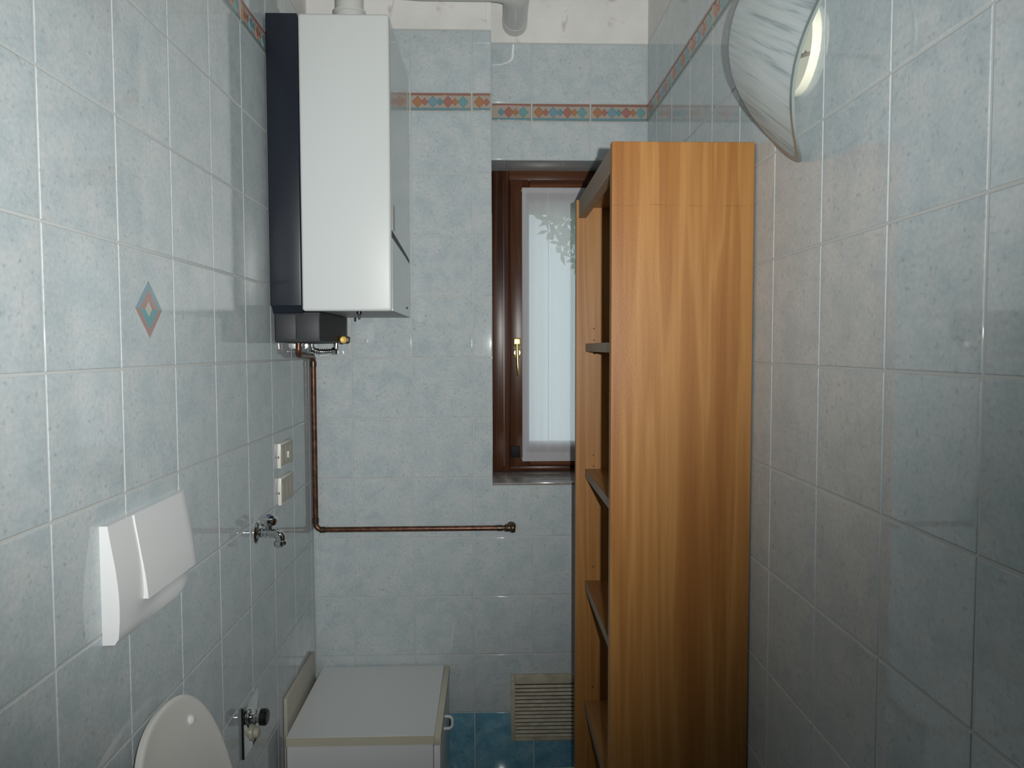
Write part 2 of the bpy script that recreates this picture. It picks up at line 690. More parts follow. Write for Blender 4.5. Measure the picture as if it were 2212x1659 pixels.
def lay_border(parent, kind, plane, ulines, z0=2.2, detail=lambda u: True):
    u, v, n = wall_frame(kind)
    for i in range(len(ulines) - 1):
        a, c = ulines[i], ulines[i + 1]
        w = c - a - GAP
        if w < 0.01:
            continue
        uc = (a + c) / 2
        pos = Vector((plane, uc, z0 + 0.03)) if kind != 'back' else Vector((uc, plane, z0 + 0.03))
        pos -= n * PROUD
        t = place('border_tile', tile_mesh(w, 0.0575, M_BORDER, 0.0026, 0.002), pos, kind, parent)
        sub('russet_band', tile_mesh(w - 0.004, 0.0075, M_BRED, 0.0018, 0.0015), (0, 0.0235, 0.0024), t)
        sub('teal_band', tile_mesh(w - 0.004, 0.0075, M_BTEAL, 0.0018, 0.0015), (0, -0.0235, 0.0024), t)
        if not detail(uc):
            continue
        sgn = -1 if kind == 'right' else 1
        first = (a + GAP / 2) if sgn > 0 else (c - GAP / 2)
        full = 0.2 - GAP
        anchor = first
        if w < full - 0.01:          # cut tile: keep the pattern in step with its neighbour
            anchor = (c - GAP / 2 - full) if i == 0 and sgn > 0 else first
            if sgn < 0 and i == len(ulines) - 2:
                anchor = a + GAP / 2 + full
        for k in range(4):
            for which, frac in ((0, 0.115), (1, 0.115 + 0.125)):
                uu = anchor + sgn * full * (frac + 0.25 * k) if which == 0 else anchor + sgn * full * (0.115 + 0.25 * k + 0.118)
                rx = 0.0165 if which == 0 else 0.0105
                if uu - rx < a + 0.002 or uu + rx > c - 0.002:
                    continue
                lx = (uu - uc) * sgn
                me = lozenge_mesh(0.0185, 0.0195, BIG[k], 0.002) if which == 0 else lozenge_mesh(0.0125, 0.0135, SML[k], 0.0012)
                sub('lozenge', me, (lx, 0, 0.0026), t)


# ------------------------------------------------------------------ room shell
Y0 = -0.95
HC = 2.75


def struct(o):
    o['kind'] = 'structure'
    return o


wall_l = struct(box('wall_left', XL - 0.12, XL - PROUD, Y0 - 0.1, 2.85, 0, HC, M_GROUT))
wall_r = struct(box('wall_right', XR + PROUD, XR + 0.12, Y0 - 0.1, 2.85, 0, HC, M_GROUT))
bm = bmesh.new()
WXR = 0.47                                         # right edge of the window opening
SOF = 2.07
add_box(bm, XL - PROUD, XN - PROUD, YB + PROUD, 2.80, 0, HC)
add_box(bm, XN - PROUD, XR + PROUD, YB + PROUD, 2.80, 0, 0.974)
add_box(bm, XN - PROUD, XR + PROUD, YR + PROUD, 2.80, SOF + PROUD, HC)
add_box(bm, WXR + PROUD, XR + PROUD, YR + PROUD, 2.80, 0.974, SOF + PROUD)
add_box(bm, XN - PROUD, WXR + PROUD, 2.745, 2.80, 1.936, SOF + PROUD)
wall_b = struct(link('wall_back', bm, M_GROUT))
wall_f = struct(box('wall_front', XL - PROUD, XR + PROUD, Y0 - 0.12, Y0, 0, HC, M_PLASTER))
floor = struct(box('floor', XL - PROUD, XR + PROUD, Y0, YB + PROUD, -0.10, -PROUD, M_GROUT))
ceil = struct(box('ceiling', XL - 0.12, XR + 0.12, Y0 - 0.1, 2.85, HC, HC + 0.1, M_PLASTER))

# plaster above the tiles
box('plaster_band', XL - PROUD, XL - 0.0004, Y0, YB, ZTOP + 0.002, HC, M_PLASTER, wall_l)
box('plaster_band', XR + 0.0004, XR + PROUD, Y0, YR, ZTOP + 0.002, HC, M_PLASTER, wall_r)
box('plaster_band', XL, -0.009, YB + 0.0004, YB + 0.004, ZTOP + 0.002, HC, M_PLASTER, wall_b)
box('plaster_band', -0.0085, XN - 0.0003, YB + 0.0008, YB + 0.004, ZTOP + 0.002, HC, M_PLASTER, wall_b)
box('plaster_band', XN, XR, YR + 0.0004, YR + 0.004, ZTOP + 0.002, HC, M_PLASTER, wall_b)

# left wall
YL0 = 0.9843
lcols = cuts(-0.0157, YB, YL0)
lay_tiles(wall_l, 'left', XL, lcols, ZR, tmat)
lay_tiles(wall_l, 'left', XL, lcols, [2.26, ZTOP], tmat)
lay_border(wall_l, 'left', XL, lcols, detail=lambda u: u > 1.3)
# right wall
YR0 = 0.7865
rcols = cuts(-0.0135, YB, YR0)
lay_tiles(wall_r, 'right', XR, rcols, [z for z in ZR if z < 0.9], tmat)
rcols2 = cuts(-0.0135, YR, YR0)
zr_hi = [z for z in ZR if z > 0.75]
lay_tiles(wall_r, 'right', XR, rcols2, zr_hi, tmat)
lay_tiles(wall_r, 'right', XR, rcols2, [2.26, ZTOP], tmat)
lay_border(wall_r, 'right', XR, rcols2, detail=lambda u: u > 1.2)
# back wall
XB0 = -0.4568
bcolsA = cuts(XL, XN, XB0)
bcols = cuts(XL, XR, XB0)
lay_tiles(wall_b, 'back', YB, bcols, [z for z in ZR if z < 0.9], tmat)       # the plane below the sill runs right through
lay_tiles(wall_b, 'back', YB, bcolsA[:-1], [0.8, 1.0], tmat)
lay_tiles(wall_b, 'back', YB, [z for z in bcols if z > 0.1], [0.8, 0.974], tmat)
g2 = GAP / 2                                                                  # the tile notched round the sill corner
prism('tile', [(bcolsA[-2] + g2, 0.8 + g2), (0.1432 - g2, 0.8 + g2), (0.1432 - g2, 0.974 - g2), (XN - 0.0002, 0.974 - g2), (XN - 0.0002, 1.0 - g2), (bcolsA[-2] + g2, 1.0 - g2)],
      'y', YB, YB + PROUD, M_TILE, wall_b)
lay_tiles(wall_b, 'back', YB, bcolsA, [z for z in ZR if z > 0.9], tmat)
lay_tiles(wall_b, 'back', YB, bcolsA, [2.26, ZTOP], tmat)
lay_border(wall_b, 'back', YB, bcolsA, detail=lambda u: True)
bcolsB = cuts(XN, XR, XB0)
# recessed part over the window and to its right
lay_tiles(wall_b, 'back', YR, bcolsB, [SOF, 2.2], tmat)
lay_tiles(wall_b, 'back', YR, bcolsB, [2.26, ZTOP], tmat)
lay_border(wall_b, 'back', YR, bcolsB)
lay_tiles(wall_b, 'back', YR, [WXR, XR], [0.985, 1.2, 1.4, 1.6, 1.8, 2.0, SOF], tmat)
# reveals and soffit of the recess
lay_tiles(wall_b, 'soffit', SOF, cuts(XN, WXR, 0.052), [YR, 2.668], tmat)
zrev = [0.985, 1.2, 1.4, 1.6, 1.8, 2.0, SOF]
lay_tiles(wall_b, 'left', XN, [YR, 2.668], zrev, tmat)
lay_tiles(wall_b, 'left', XN, [YB + 0.002, YR], zrev + [2.2, 2.26, ZTOP], tmat)
lay_tiles(wall_b, 'right', WXR, [YR, 2.668], zrev, tmat)
# floor tiles
lay_tiles(floor, 'floor', 0.0, cuts(XL, XR, -0.4, 0.3), cuts(Y0, YB, 0.1, 0.3), lambda a, c: M_FLOORT)

# printed lozenge on one tile of the left wall
dec = [t for t in wall_l.children if (W[t.name] - Vector((XL, 1.2843, 1.5))).length < 0.03][0]
dec['label'] = 'tile with a small blue and salmon lozenge motif'


def half_loz(r0, r1, top, m, h):
    """half of a square ring standing on its corner, in the tile's plane"""
    bm = bmesh.new()
    s = 1 if top else -1
    o_ = [(-r0, 0), (0, s * r0), (r0, 0)]
    i_ = [(-r1, 0), (0, s * r1), (r1, 0)]
    vo = [bm.verts.new((x, y, h)) for x, y in o_]
    vi = [bm.verts.new((x, y, h)) for x, y in i_]
    bl = [bm.verts.new((x, y, 0)) for x, y in o_]
    for k in range(2):
        if r1 > 1e-6:
            bm.faces.new((vo[k], vo[k + 1], vi[k + 1], vi[k]))
        bm.faces.new((bl[k], bl[k + 1], vo[k + 1], vo[k]))
    bmesh.ops.remove_doubles(bm, verts=bm.verts, dist=1e-6)
    bmesh.ops.recalc_face_normals(bm, faces=bm.faces)
    me = bpy.data.meshes.new('motif_piece')
    for f in bm.faces:
        if f.normal.z < 0:
            f.normal_flip()
    bm.to_mesh(me)
    bm.free()
    me.materials.append(m)
    return me


M_PB = mat('faded_blue_print', (0.22, 0.33, 0.38), 0.12)
M_PP = mat('faded_salmon_print', (0.36, 0.24, 0.22), 0.12)
M_PT = mat('turquoise_print', (0.14, 0.34, 0.37), 0.12)
M_PC = mat('cream_print', (0.46, 0.45, 0.39), 0.12)
for nm, r0, r1, top, m_ in (('motif_frame', 0.0495, 0.034, True, M_PB), ('motif_frame', 0.0495, 0.034, False, M_PP),
                            ('motif_ring', 0.034, 0.014, True, M_PP), ('motif_ring', 0.034, 0.014, False, M_PT)):
    o_ = sub(nm, half_loz(r0, r1, top, m_, 0.0004), (0, 0, PROUD), dec)
sub('motif_heart', lozenge_mesh(0.0145, 0.0145, M_PC, 0.0005), (0, 0, PROUD), dec)

# door behind the photographer
door = empty('door_1', (0.02, Y0, 0), kind='structure')
box('door_leaf', -0.36, 0.40, Y0, Y0 + 0.035, 0.0, 2.05, M_DOOR, door, 0.004)
box('door_frame', -0.44, -0.36, Y0, Y0 + 0.045, 0.0, 2.13, M_DOOR, door, 0.004)
box('door_frame', 0.40, 0.48, Y0, Y0 + 0.045, 0.0, 2.13, M_DOOR, door, 0.004)
box('door_frame', -0.36, 0.40, Y0, Y0 + 0.045, 2.05, 2.13, M_DOOR, door, 0.004)
dh = lathe('door_handle', [(0.025, 0), (0.025, 0.006), (0.009, 0.008), (0.009, 0.045), (0.012, 0.05), (0.001, 0.055)], (-0.30, Y0 + 0.035, 1.02), (0, 1, 0), M_BRASS, door)

# sill
sill = struct(box('trim_1', XN, XR - 0.0005, YB + 0.0, 2.74, 0.975, 0.983, M_MARBLE, None, 0.0015))

# ------------------------------------------------------------------ window
win = empty('window_1', (0.24, 2.70, 0.983), kind='structure')
FY0, FY1 = 2.668, 2.73
box('frame_post', XN + 0.001, 0.070, FY0, FY1, 0.9825, SOF - 0.001, M_OAKD, win, 0.003)
box('frame_post', 0.410, WXR - 0.001, FY0, FY1, 0.9825, SOF - 0.001, M_OAKD, win, 0.003)
box('frame_head', 0.070, 0.410, FY0 + 0.001, FY1, 2.030, SOF - 0.001, M_OAKDX, win, 0.003)
box('frame_foot', 0.070, 0.410, FY0 + 0.001, FY1, 0.9825, 0.999, M_OAKDX, win, 0.003)
# rebate groove beside the fixed post
box('rebate_strip', 0.0485, 0.0515, FY0 - 0.0012, FY0 + 0.002, 1.0, 2.03, M_OAKD, win)
SY0, SY1 = 2.652, 2.715
box('leak_stop', XN + 0.001, 0.085, 2.7165, FY1 + 0.006, 0.9825, SOF - 0.001, M_OAKD, win)  # hidden strips added behind the sash gaps to block leaking daylight
box('leak_stop', 0.395, WXR - 0.001, 2.7165, FY1 + 0.006, 0.9825, SOF - 0.001, M_OAKD, win)
box('leak_stop', 0.085, 0.395, 2.7165, FY1 + 0.006, 2.015, SOF - 0.001, M_OAKDX, win)
box('leak_stop', 0.085, 0.395, 2.7165, FY1 + 0.006, 0.9825, 1.012, M_OAKDX, win)
sash = box('sash_stile', 0.0715, 0.1414, SY0, SY1, 1.0, 2.034, M_OAKD, win, 0.005)
box('sash_stile', 0.338, 0.4085, SY0, SY1, 1.0, 2.034, M_OAKD, win, 0.005)
box('sash_rail', 0.1414, 0.338, SY0 + 0.0006, SY1, 1.952, 2.034, M_OAKDX, win, 0.005)
box('sash_rail', 0.1414, 0.338, SY0 + 0.0006, SY1, 1.0, 1.087, M_OAKDX, win, 0.005)
box('pane', 0.1414, 0.338, 2.680, 2.684, 1.087, 1.952, M_GLASS, win)
box('hinge_cover', 0.0735, 0.108, SY0 - 0.008, SY0, 1.034, 1.076, M_MATTE, win, 0.002)
hd = box('window_handle', 0.0865, 0.1075, SY0 - 0.008, SY0, 1.395, 1.462, M_BRASS, win, 0.003, 3)
hd['label'] = 'polished brass window handle'
box('handle_neck', 0.083, 0.1105, SY0 - 0.028, SY0 - 0.0075, 1.441, 1.468, M_BRASS, hd, 0.004, 3)
lathe('boss', [(0.0135, 0), (0.0135, 0.012), (0.011, 0.016)], (0.0968, SY0 - 0.0075, 1.415), (0, -1, 0), M_BRASS, hd, 20)
tube('lever', [(0.0962, SY0 - 0.026, 1.446), (0.0968, SY0 - 0.029, 1.41), (0.0985, SY0 - 0.031, 1.37), (0.1005, SY0 - 0.030, 1.336), (0.1006, SY0 - 0.030, 1.332)], [0.0068, 0.0066, 0.0056, 0.005, 0.003], M_BRASS, hd, 14)

# curtain on the sash
cur = empty('curtain', (0.26, 2.645, 1.02), 'short white voile curtain stretched over the brown window sash', 'curtain')


def voile(name, x0, x1, z0, z1, y, amp, parent, n=56):
    bm = bmesh.new()
    rows = []
    for j in range(9):
        z = z0 + (z1 - z0) * j / 8
        row = []
        for i in range(n + 1):
            x = x0 + (x1 - x0) * i / n
            yy = y + amp * math.sin(i * 0.83) + amp * 0.7 * math.sin(i * 0.37 + 1.1 + 0.05 * j)
            row.append(bm.verts.new((x, yy, z)))
        rows.append(row)
    for j in range(8):
        for i in range(n):
            bm.faces.new((rows[j][i], rows[j][i + 1], rows[j + 1][i + 1], rows[j + 1][i]))
    return link(name, bm, M_VOILE, parent, smooth=True)


voile('voile_panel', 0.1155, 0.385, 1.021, 2.003, 2.643, 0.0009, cur)
voile('side_hem', 0.1155, 0.128, 1.021, 2.003, 2.6405, 0.0003, cur, 6)
voile('lower_hem', 0.1155, 0.385, 1.021, 1.052, 2.6405, 0.0005, cur)
voile('upper_hem', 0.1155, 0.385, 1.985, 2.003, 2.6405, 0.0005, cur)
voile('seam', 0.2085, 0.2105, 1.021, 2.003, 2.6400, 0.0001, cur, 2)
tube('curtain_rod', [(0.112, 2.6465, 1.994), (0.39, 2.6465, 1.994)], 0.0025, M_BRASS, cur, 8)
tube('curtain_rod', [(0.112, 2.6465, 1.030), (0.39, 2.6465, 1.030)], 0.0025, M_BRASS, cur, 8)

# ------------------------------------------------------------------ boiler
BX0, BX1, BYF, BYB = -0.582, -0.2615, 1.965, YB - 0.002
BZ0, BZ1 = 1.531, 2.304
boi = empty('gas_boiler', (-0.42, YB, BZ0), 'tall white wall boiler with a dark navy front strip and black control box', 'boiler')
# sheet casing behind the front, its right side cut by a slanting gap
box('casing', BX0 + 0.012, BX1 - 0.0022, BYF + 0.030, BYB, BZ0 + 0.004, BZ1 - 0.004, M_DGREY, boi)
yA = BYF + 0.022
upper = [(yA, BZ1 - 0.002), (BYB, BZ1 - 0.002), (BYB, 1.7165), (2.30, 1.7265), (yA, 1.7475)]
lower = [(yA, 1.7275), (2.30, 1.7125), (BYB, 1.7035), (BYB, BZ0 + 0.002), (yA, BZ0 + 0.002)]
prism('side_panel', upper, 'x', BX1 - 0.002, BX1, M_SIDEMET, boi)
prism('side_panel', lower, 'x', BX1 - 0.002, BX1, M_SIDEMET, boi)
box('top_panel', BX0 + 0.002, BX1 - 0.001, yA, BYB, BZ1 - 0.003, BZ1 - 0.001, M_WHITE, boi)
box('bottom_panel', BX0 + 0.10, BX1 - 0.001, yA, BYB, BZ0 + 0.001, BZ0 + 0.003, M_UNDER, boi)
lathe('rivet', [(0.006, 0), (0.005, 0.003), (0.001, 0.004)], (BX1, 2.33, 1.56), (1, 0, 0), M_CHROME, boi, 12)
box('warning_label', BX1, BX1 + 0.0006, 2.005, 2.045, 1.752, 1.82, M_IVORY, boi)
# front: white door and dark strip
box('front_panel', -0.4985, BX1, BYF, BYF + 0.024, BZ0, BZ1, M_WHITE, boi, 0.008, 4)
box('dark_strip', BX0, -0.4995, BYF + 0.001, BYF + 0.025, BZ0 + 0.013, BZ1, M_NAVY, boi, 0.003, 3)
prism('strip_lip', [(BYF + 0.004, BZ0 + 0.013), (BYF + 0.026, BZ0 + 0.013), (BYF + 0.026, BZ0 - 0.006), (BYF + 0.018, BZ0 - 0.006)], 'x', BX0 + 0.004, -0.4995, M_NAVY, boi)
# control box under it
cb = box('control_box', BX0 + 0.006, -0.455, 1.983, 2.36, 1.449, BZ0 - 0.001, M_DGREY, boi, 0.004, 3)
box('flap', BX0 + 0.010, -0.519, 1.979, 1.984, 1.455, BZ0 - 0.008, M_DGREY, cb, 0.002)
box('flap', -0.5175, -0.457, 1.979, 1.984, 1.455, BZ0 - 0.008, M_DGREY, cb, 0.002)
box('side_cover', -0.4555, -0.4535, 1.987, 2.33, 1.452, BZ0 - 0.004, M_MATTE, cb)
ck = lathe('gas_cock', [(0.006, 0), (0.006, 0.012), (0.011, 0.013), (0.012, 0.02), (0.009, 0.026), (0.001, 0.027)], (-0.448, 2.245, 1.458), (0.3, -1, 0.0), M_YELLOW, boi, 14)
ck['label'] = 'yellow gas tap lever'
box('tap_body', -0.444, -0.430, 2.25, 2.275, 1.448, 1.468, M_BLACK, boi, 0.003)
lathe('drain_plug', [(0.007, 0), (0.007, 0.008), (0.003, 0.010), (0.003, 0.022), (0.001, 0.023)], (-0.352, 1.99, BZ0 + 0.001), (0, 0, -1), M_BLACK, boi, 10)
# corrugated steel hose behind the copper pipe
pts = [Vector((-0.572, 2.372, 1.447)), Vector((-0.572, 2.372, 1.428)), Vector((-0.545, 2.378, 1.421)), Vector((-0.50, 2.382, 1.423))]
pth = rounded_path(pts, 0.02, 10)
dense = []
for a_, c_ in zip(pth[:-1], pth[1:]):
    k = max(1, int((c_ - a_).length / 0.0012))
    dense += [a_.lerp(c_, q / k) for q in range(k)]
dense.append(pth[-1])
tube('steel_hose', dense, [0.0085 + 0.0018 * math.sin(i * 1.05) for i in range(len(dense))], M_BRAID, boi, 14)
lathe('hose_nut', [(0.012, 0), (0.0135, 0.003), (0.0135, 0.014), (0.012, 0.017)], (-0.508, 2.382, 1.423), (1, 0, 0), M_BRAID, boi, 6)
tube('hose_riser', [(-0.497, 2.381, 1.423), (-0.4955, 2.381, 1.45)], 0.008, M_BRAID, boi, 10)

# flue: adapter on the boiler, bend, run to the right, bend into the wall
flue = empty('flue_pipe', (-0.41, 2.22, BZ1), 'off-white round flue pipe from the boiler top into the plaster wall', 'flue pipe')
FYC, FZC = 2.270, 2.522
lathe('adapter', [(0.048, 0), (0.048, 0.016), (0.044, 0.018), (0.044, 0.115), (0.047, 0.116), (0.047, 0.125)], (-0.412, FYC - 0.03, BZ1 - 0.001), (0, 0, 1), M_FLUE, flue, 32)
p = rounded_path([(-0.412, FYC - 0.03, BZ1 + 0.12), (-0.412, FYC - 0.03, FZC), (-0.20, FYC, FZC), (0.0865, FYC, FZC), (0.0865, YR - 0.035, FZC)], 0.075, 12)
tube('flue_run', p, 0.040, M_FLUE, flue, 32)
lathe('sleeve', [(0.040, 0), (0.0418, 0.002), (0.0418, 0.045), (0.040, 0.046)], (0.0865, YR - 0.047, FZC), (0, 1, 0), M_FLUE, flue, 32)

# ------------------------------------------------------------------ copper gas pipe
cp = empty('copper_pipe', (-0.575, 2.405, 0.837), 'aged copper pipe with an elbow running down from the boiler and along the wall', 'pipe')
tube('pipe_run', rounded_path([(-0.5640, 2.178, 1.4485), (-0.5640, 2.178, 1.413), (-0.5755, 2.402, 1.407), (-0.5755, 2.402, 0.836), (0.058, 2.402, 0.8365)], 0.022, 8), 0.0088, M_COPPER, cp, 16)
for loc, ax in (((-0.5755, 2.402, 1.372), (0, 0, 1)), ((-0.5755, 2.402, 0.858), (0, 0, 1)), ((-0.562, 2.402, 0.836), (1, 0, 0)), ((0.020, 2.402, 0.8365), (1, 0, 0))):
    lathe('solder_joint', [(0.0088, 0), (0.0104, 0.001), (0.0104, 0.017), (0.0088, 0.018)], loc, ax, M_SOLDER, cp, 16)
lathe('wall_elbow', [(0.010, 0), (0.0125, 0.004), (0.0125, 0.018), (0.016, 0.022), (0.017, 0.030), (0.014, 0.036), (0.001, 0.037)], (0.045, 2.402, 0.8365), (1, 0, 0), M_SOLDER, cp, 18)
lathe('elbow_foot', [(0.012, 0), (0.012, 0.02), (0.016, 0.022), (0.016, 0.0245)], (0.068, 2.4005, 0.8365), (0, 1, 0), M_SOLDER, cp, 16)

# ------------------------------------------------------------------ bookcase
bc = empty('bookcase', (0.39, 1.78, 0), 'tall open cherry-wood bookcase with empty shelves standing side-on against the right wall', 'bookcase')
NX0, BXW = 0.2458, XR - 0.003
NY0, NY1, FY_0, FY_1 = 1.486, 1.508, 2.050, 2.072
HT = 1.846
pn = box('side_board', NX0, BXW, NY0, NY1, 0, HT, M_BEECHS, bc, 0.0008, 1)
pf = box('side_board', 0.2405, BXW, FY_0, FY_1, 0, HT - 0.004, M_BEECH, bc, 0.0008, 1)
box('top_board', 0.269, BXW, NY1, FY_0, HT - 0.026, HT - 0.004, M_SHELF, bc)
rail = box('top_rail', 0.2475, 0.268, NY1, FY_0, HT - 0.054, HT - 0.004, M_SHEDGE, bc, 0.0006, 1)
box('back_board', BXW - 0.006, BXW - 0.001, NY1, FY_0, 0.06, HT - 0.03, M_BEECH, bc)
box('plinth', 0.262, 0.278, NY1, FY_0, 0, 0.06, M_BEECH, bc)
for zt in (1.444, 1.0905, 0.7705, 0.4210, 0.082):
    s = box('shelf', 0.2685, BXW - 0.007, NY1 + 0.001, FY_0 - 0.001, zt - 0.0225, zt, M_SHELF, bc)
    box('edge_band', 0.2668, 0.2686, NY1 + 0.001, FY_0 - 0.001, zt - 0.0225, zt, M_SHEDGE, s)
    for yy in (NY1, FY_0):
        sgn = 1 if yy == NY1 else -1
        lathe('shelf_pin', [(0.0035, 0), (0.0035, 0.009), (0.001, 0.010)], (0.290, yy, zt - 0.027), (0, sgn, 0), M_CHROME, s, 8)
for zt in (1.4855, 1.4532, 1.1294, 1.0978, 0.81, 0.46):
    lathe('pin_hole', [(0.0022, 0), (0.0022, 0.0004)], (0.2905, FY_0, zt), (0, -1, 0), M_HOLE, pf, 8)

# ------------------------------------------------------------------ wall lamp
XW = XR
lamp = empty('wall_lamp', (XW, 1.2755, 1.945), 'unlit wall lamp with a curved pleated satin glass shade on the right wall', 'lamp')
lathe('back_plate', [(0.077, 0), (0.077, 0.010), (0.074, 0.014), (0.001, 0.0145)], (XW, 1.2755, 1.945), (-1, 0, 0), M_LAMPB, lamp, 48)
LYc, LZc, LR, LT, LS, LA, LB, LN = 1.2437, 1.9378, 0.1795, 0.531, 0.084, -0.05, 2.62, 2.62
THK = 0.0045


def lamp_pt(a, s):
    cu, sv = math.cos(a), math.sin(a)
    u = math.copysign(abs(cu) ** (2 / LN), cu) * LR * s
    v_ = math.copysign(abs(sv) ** (2 / LN), sv) * LR * s
    return u, v_, LS - (LA * u * u + LB * v_ * v_)


def lamp_sheet(name, s0, s1, m, rings, lift):
    bm = bmesh.new()
    seg = 96

    def ring(s, dh):
        return [bm.verts.new((lambda q: (q[0], q[1], -(max(q[2], 0.003) + dh)))(lamp_pt(2 * math.pi * k / seg, s))) for k in range(seg)]
    top = [ring(s0 + (s1 - s0) * i / rings, THK / 2 + lift) for i in range(rings + 1)]
    bot = [ring(s0 + (s1 - s0) * i / rings, -THK / 2 - lift) for i in range(rings + 1)]
    for L_ in (top, bot):
        for i in range(rings):
            for k in range(seg):
                bm.faces.new((L_[i][k], L_[i][(k + 1) % seg], L_[i + 1][(k + 1) % seg], L_[i + 1][k]))
    for i in (0, rings):
        if i == 0 and s0 < 0.02:
            continue
        for k in range(seg):
            bm.faces.new((top[i][k], top[i][(k + 1) % seg], bot[i][(k + 1) % seg], bot[i][k]))
    if s0 < 0.02:
        bm.faces.new(top[0])
        bm.faces.new(bot[0])
    bmesh.ops.recalc_face_normals(bm, faces=bm.faces)
    for f in bm.faces:
        f.smooth = True
    me = bpy.data.meshes.new(name)
    bm.to_mesh(me)
    bm.free()
    me.set_sharp_from_angle(angle=math.radians(40))
    me.materials.append(m)
    o = bpy.data.objects.new(name, me)
    COL.objects.link(o)
    R = Matrix(((0, 0, 1), (math.cos(LT), -math.sin(LT), 0), (math.sin(LT), math.cos(LT), 0)))
    o.rotation_euler = R.to_euler()
    return o


sh = lamp_sheet('glass_shade', 0.01, 0.945, M_LAMPG, 10, 0.0)
sh.parent = lamp
W[sh.name] = Vector((XW, LYc, LZc))
sh.location = W[sh.name] - W[lamp.name]
rim = lamp_sheet('ground_rim', 0.945, 1.0, M_LAMPE, 1, 0.0)
rim.parent = sh
rim.rotation_euler = (0, 0, 0)
# clips that hold the glass
for yy, zz, hh in ((1.155, 1.885, 0.074), (1.345, 1.995, 0.074)):
    tube('clip_arm', [(XW - 0.012, 1.2755 + (yy - 1.2755) * 0.5, 1.945 + (zz - 1.945) * 0.5), (XW - 0.06, yy, zz), (XW - hh, yy, zz)], 0.003, M_SOLDER, lamp, 8)
    lathe('clip_knob', [(0.006, 0), (0.007, 0.004), (0.006, 0.012), (0.001, 0.013)], (XW - hh + 0.012, yy, zz), (-1, 0, 0), M_SOLDER, lamp, 12)
for yy, zz in ((1.222, 1.918), (1.33, 1.975)):
    lathe('screw', [(0.0042, 0), (0.0042, 0.002), (0.001, 0.003)], (XW - 0.0144, yy, zz), (-1, 0, 0), M_CHROME, lamp, 12)
lathe('bulb_holder', [(0.014, 0), (0.014, 0.022), (0.012, 0.024)], (XW - 0.014, 1.2755, 1.945), (-1, 0, 0), M_WC, lamp, 16)

# ------------------------------------------------------------------ flush plate
fp = empty('flush_plate', (XL, 1.245, 0.983), 'white curved toilet flush plate with one wide button on the left wall', 'flush plate')
PY0, PY1, PZ0, PZ1 = 1.104, 1.388, 0.984, 1.166


def bulge(s):
    # thickness over the height: thin at the top, thickest a third of the way up
    return 0.0125 + 0.0145 * math.sin(math.pi * min(1.0, max(0.0, (1 - s) * 0.72))) ** 1.2 if s > 0.0 else 0.018


def plate(name, y0, y1, z0, z1, extra, cut, m, parent, base=0.0, nz=20, ny=14):
    bm = bmesh.new()
    fr, bk = [], []
    for i in range(nz + 1):
        z = z0 + (z1 - z0) * i / nz
        s = (z - PZ0) / (PZ1 - PZ0)
        yend = y1
        if cut and z < z0 + cut:
            q = (z0 + cut - z) / cut
            yend = y1 - cut * (1 - math.sqrt(max(0.0, 1 - q * q)))
        rf, rb = [], []
        for j in range(ny + 1):
            y = y0 + (yend - y0) * j / ny
            t = bulge(s) + extra(s, y)
            e = min((yend - y) / 0.012, 1.0)
            t = t - 0.004 * (1 - e) ** 2
            rf.append(bm.verts.new((XL + t, y, z)))
            rb.append(bm.verts.new((XL + base, y, z)))
        fr.append(rf)
        bk.append(rb)
    for i in range(nz):
        for j in range(ny):
            bm.faces.new((fr[i][j], fr[i][j + 1], fr[i + 1][j + 1], fr[i + 1][j]))
            bm.faces.new((bk[i][j], bk[i + 1][j], bk[i + 1][j + 1], bk[i][j + 1]))
        bm.faces.new((fr[i][0], fr[i + 1][0], bk[i + 1][0], bk[i][0]))
        bm.faces.new((fr[i][ny], bk[i][ny], bk[i + 1][ny], fr[i + 1][ny]))
    for j in range(ny):
        bm.faces.new((fr[0][j], bk[0][j], bk[0][j + 1], fr[0][j + 1]))
        bm.faces.new((fr[nz][j], fr[nz][j + 1], bk[nz][j + 1], bk[nz][j]))
    return link(name, bm, m, parent, smooth=True)


plate('surround', PY0, PY1, PZ0, PZ1, lambda s, y: 0.0 if s > 0.3 or y < PY0 + 0.05 else -0.009 * math.sin(math.pi * s / 0.3) * min(1.0, (y - PY0 - 0.05) / 0.10), 0.030, M_WC, fp)
bt = plate('button', PY0 + 0.078, PY1 - 0.0015, 1.029, PZ1 - 0.001, lambda s, y: 0.0022 + 0.0052 * max(0.0, (0.70 - s) / 0.46) ** 1.5, 0.0, M_WC, fp, 0.004)

# ------------------------------------------------------------------ toilet with raised lid
wc = empty('toilet', (-0.30, 1.27, 0), 'white wall-hung toilet with its grey-white lid raised against the tiles', 'toilet')
YC = 1.254


def dshape(xb, xf, hw, n=28):
    """outline in (x,y): straight at the back (xb), rounded at the front (xf)"""
    P = []
    xm = xf - hw * 1.15
    for k in range(n + 1):
        a = -math.pi / 2 + math.pi * k / n
        P.append((xm + (xf - xm) * math.cos(a), YC + hw * math.sin(a)))
    P.append((xb, YC + hw * 0.93))
    P.append((xb, YC - hw * 0.93))
    return P


def loft(name, levels, m, parent):
    bm = bmesh.new()
    prev = None
    first = None
    for P, z in levels:
        ring = [bm.verts.new((x, y, z)) for x, y in P]
        if prev:
            n = len(ring)
            for k in range(n):
                bm.faces.new((prev[k], prev[(k + 1) % n], ring[(k + 1) % n], ring[k]))
        else:
            first = ring
        prev = ring
    bm.faces.new(first[::-1])
    bm.faces.new(prev)
    return link(name, bm, m, parent, smooth=True)


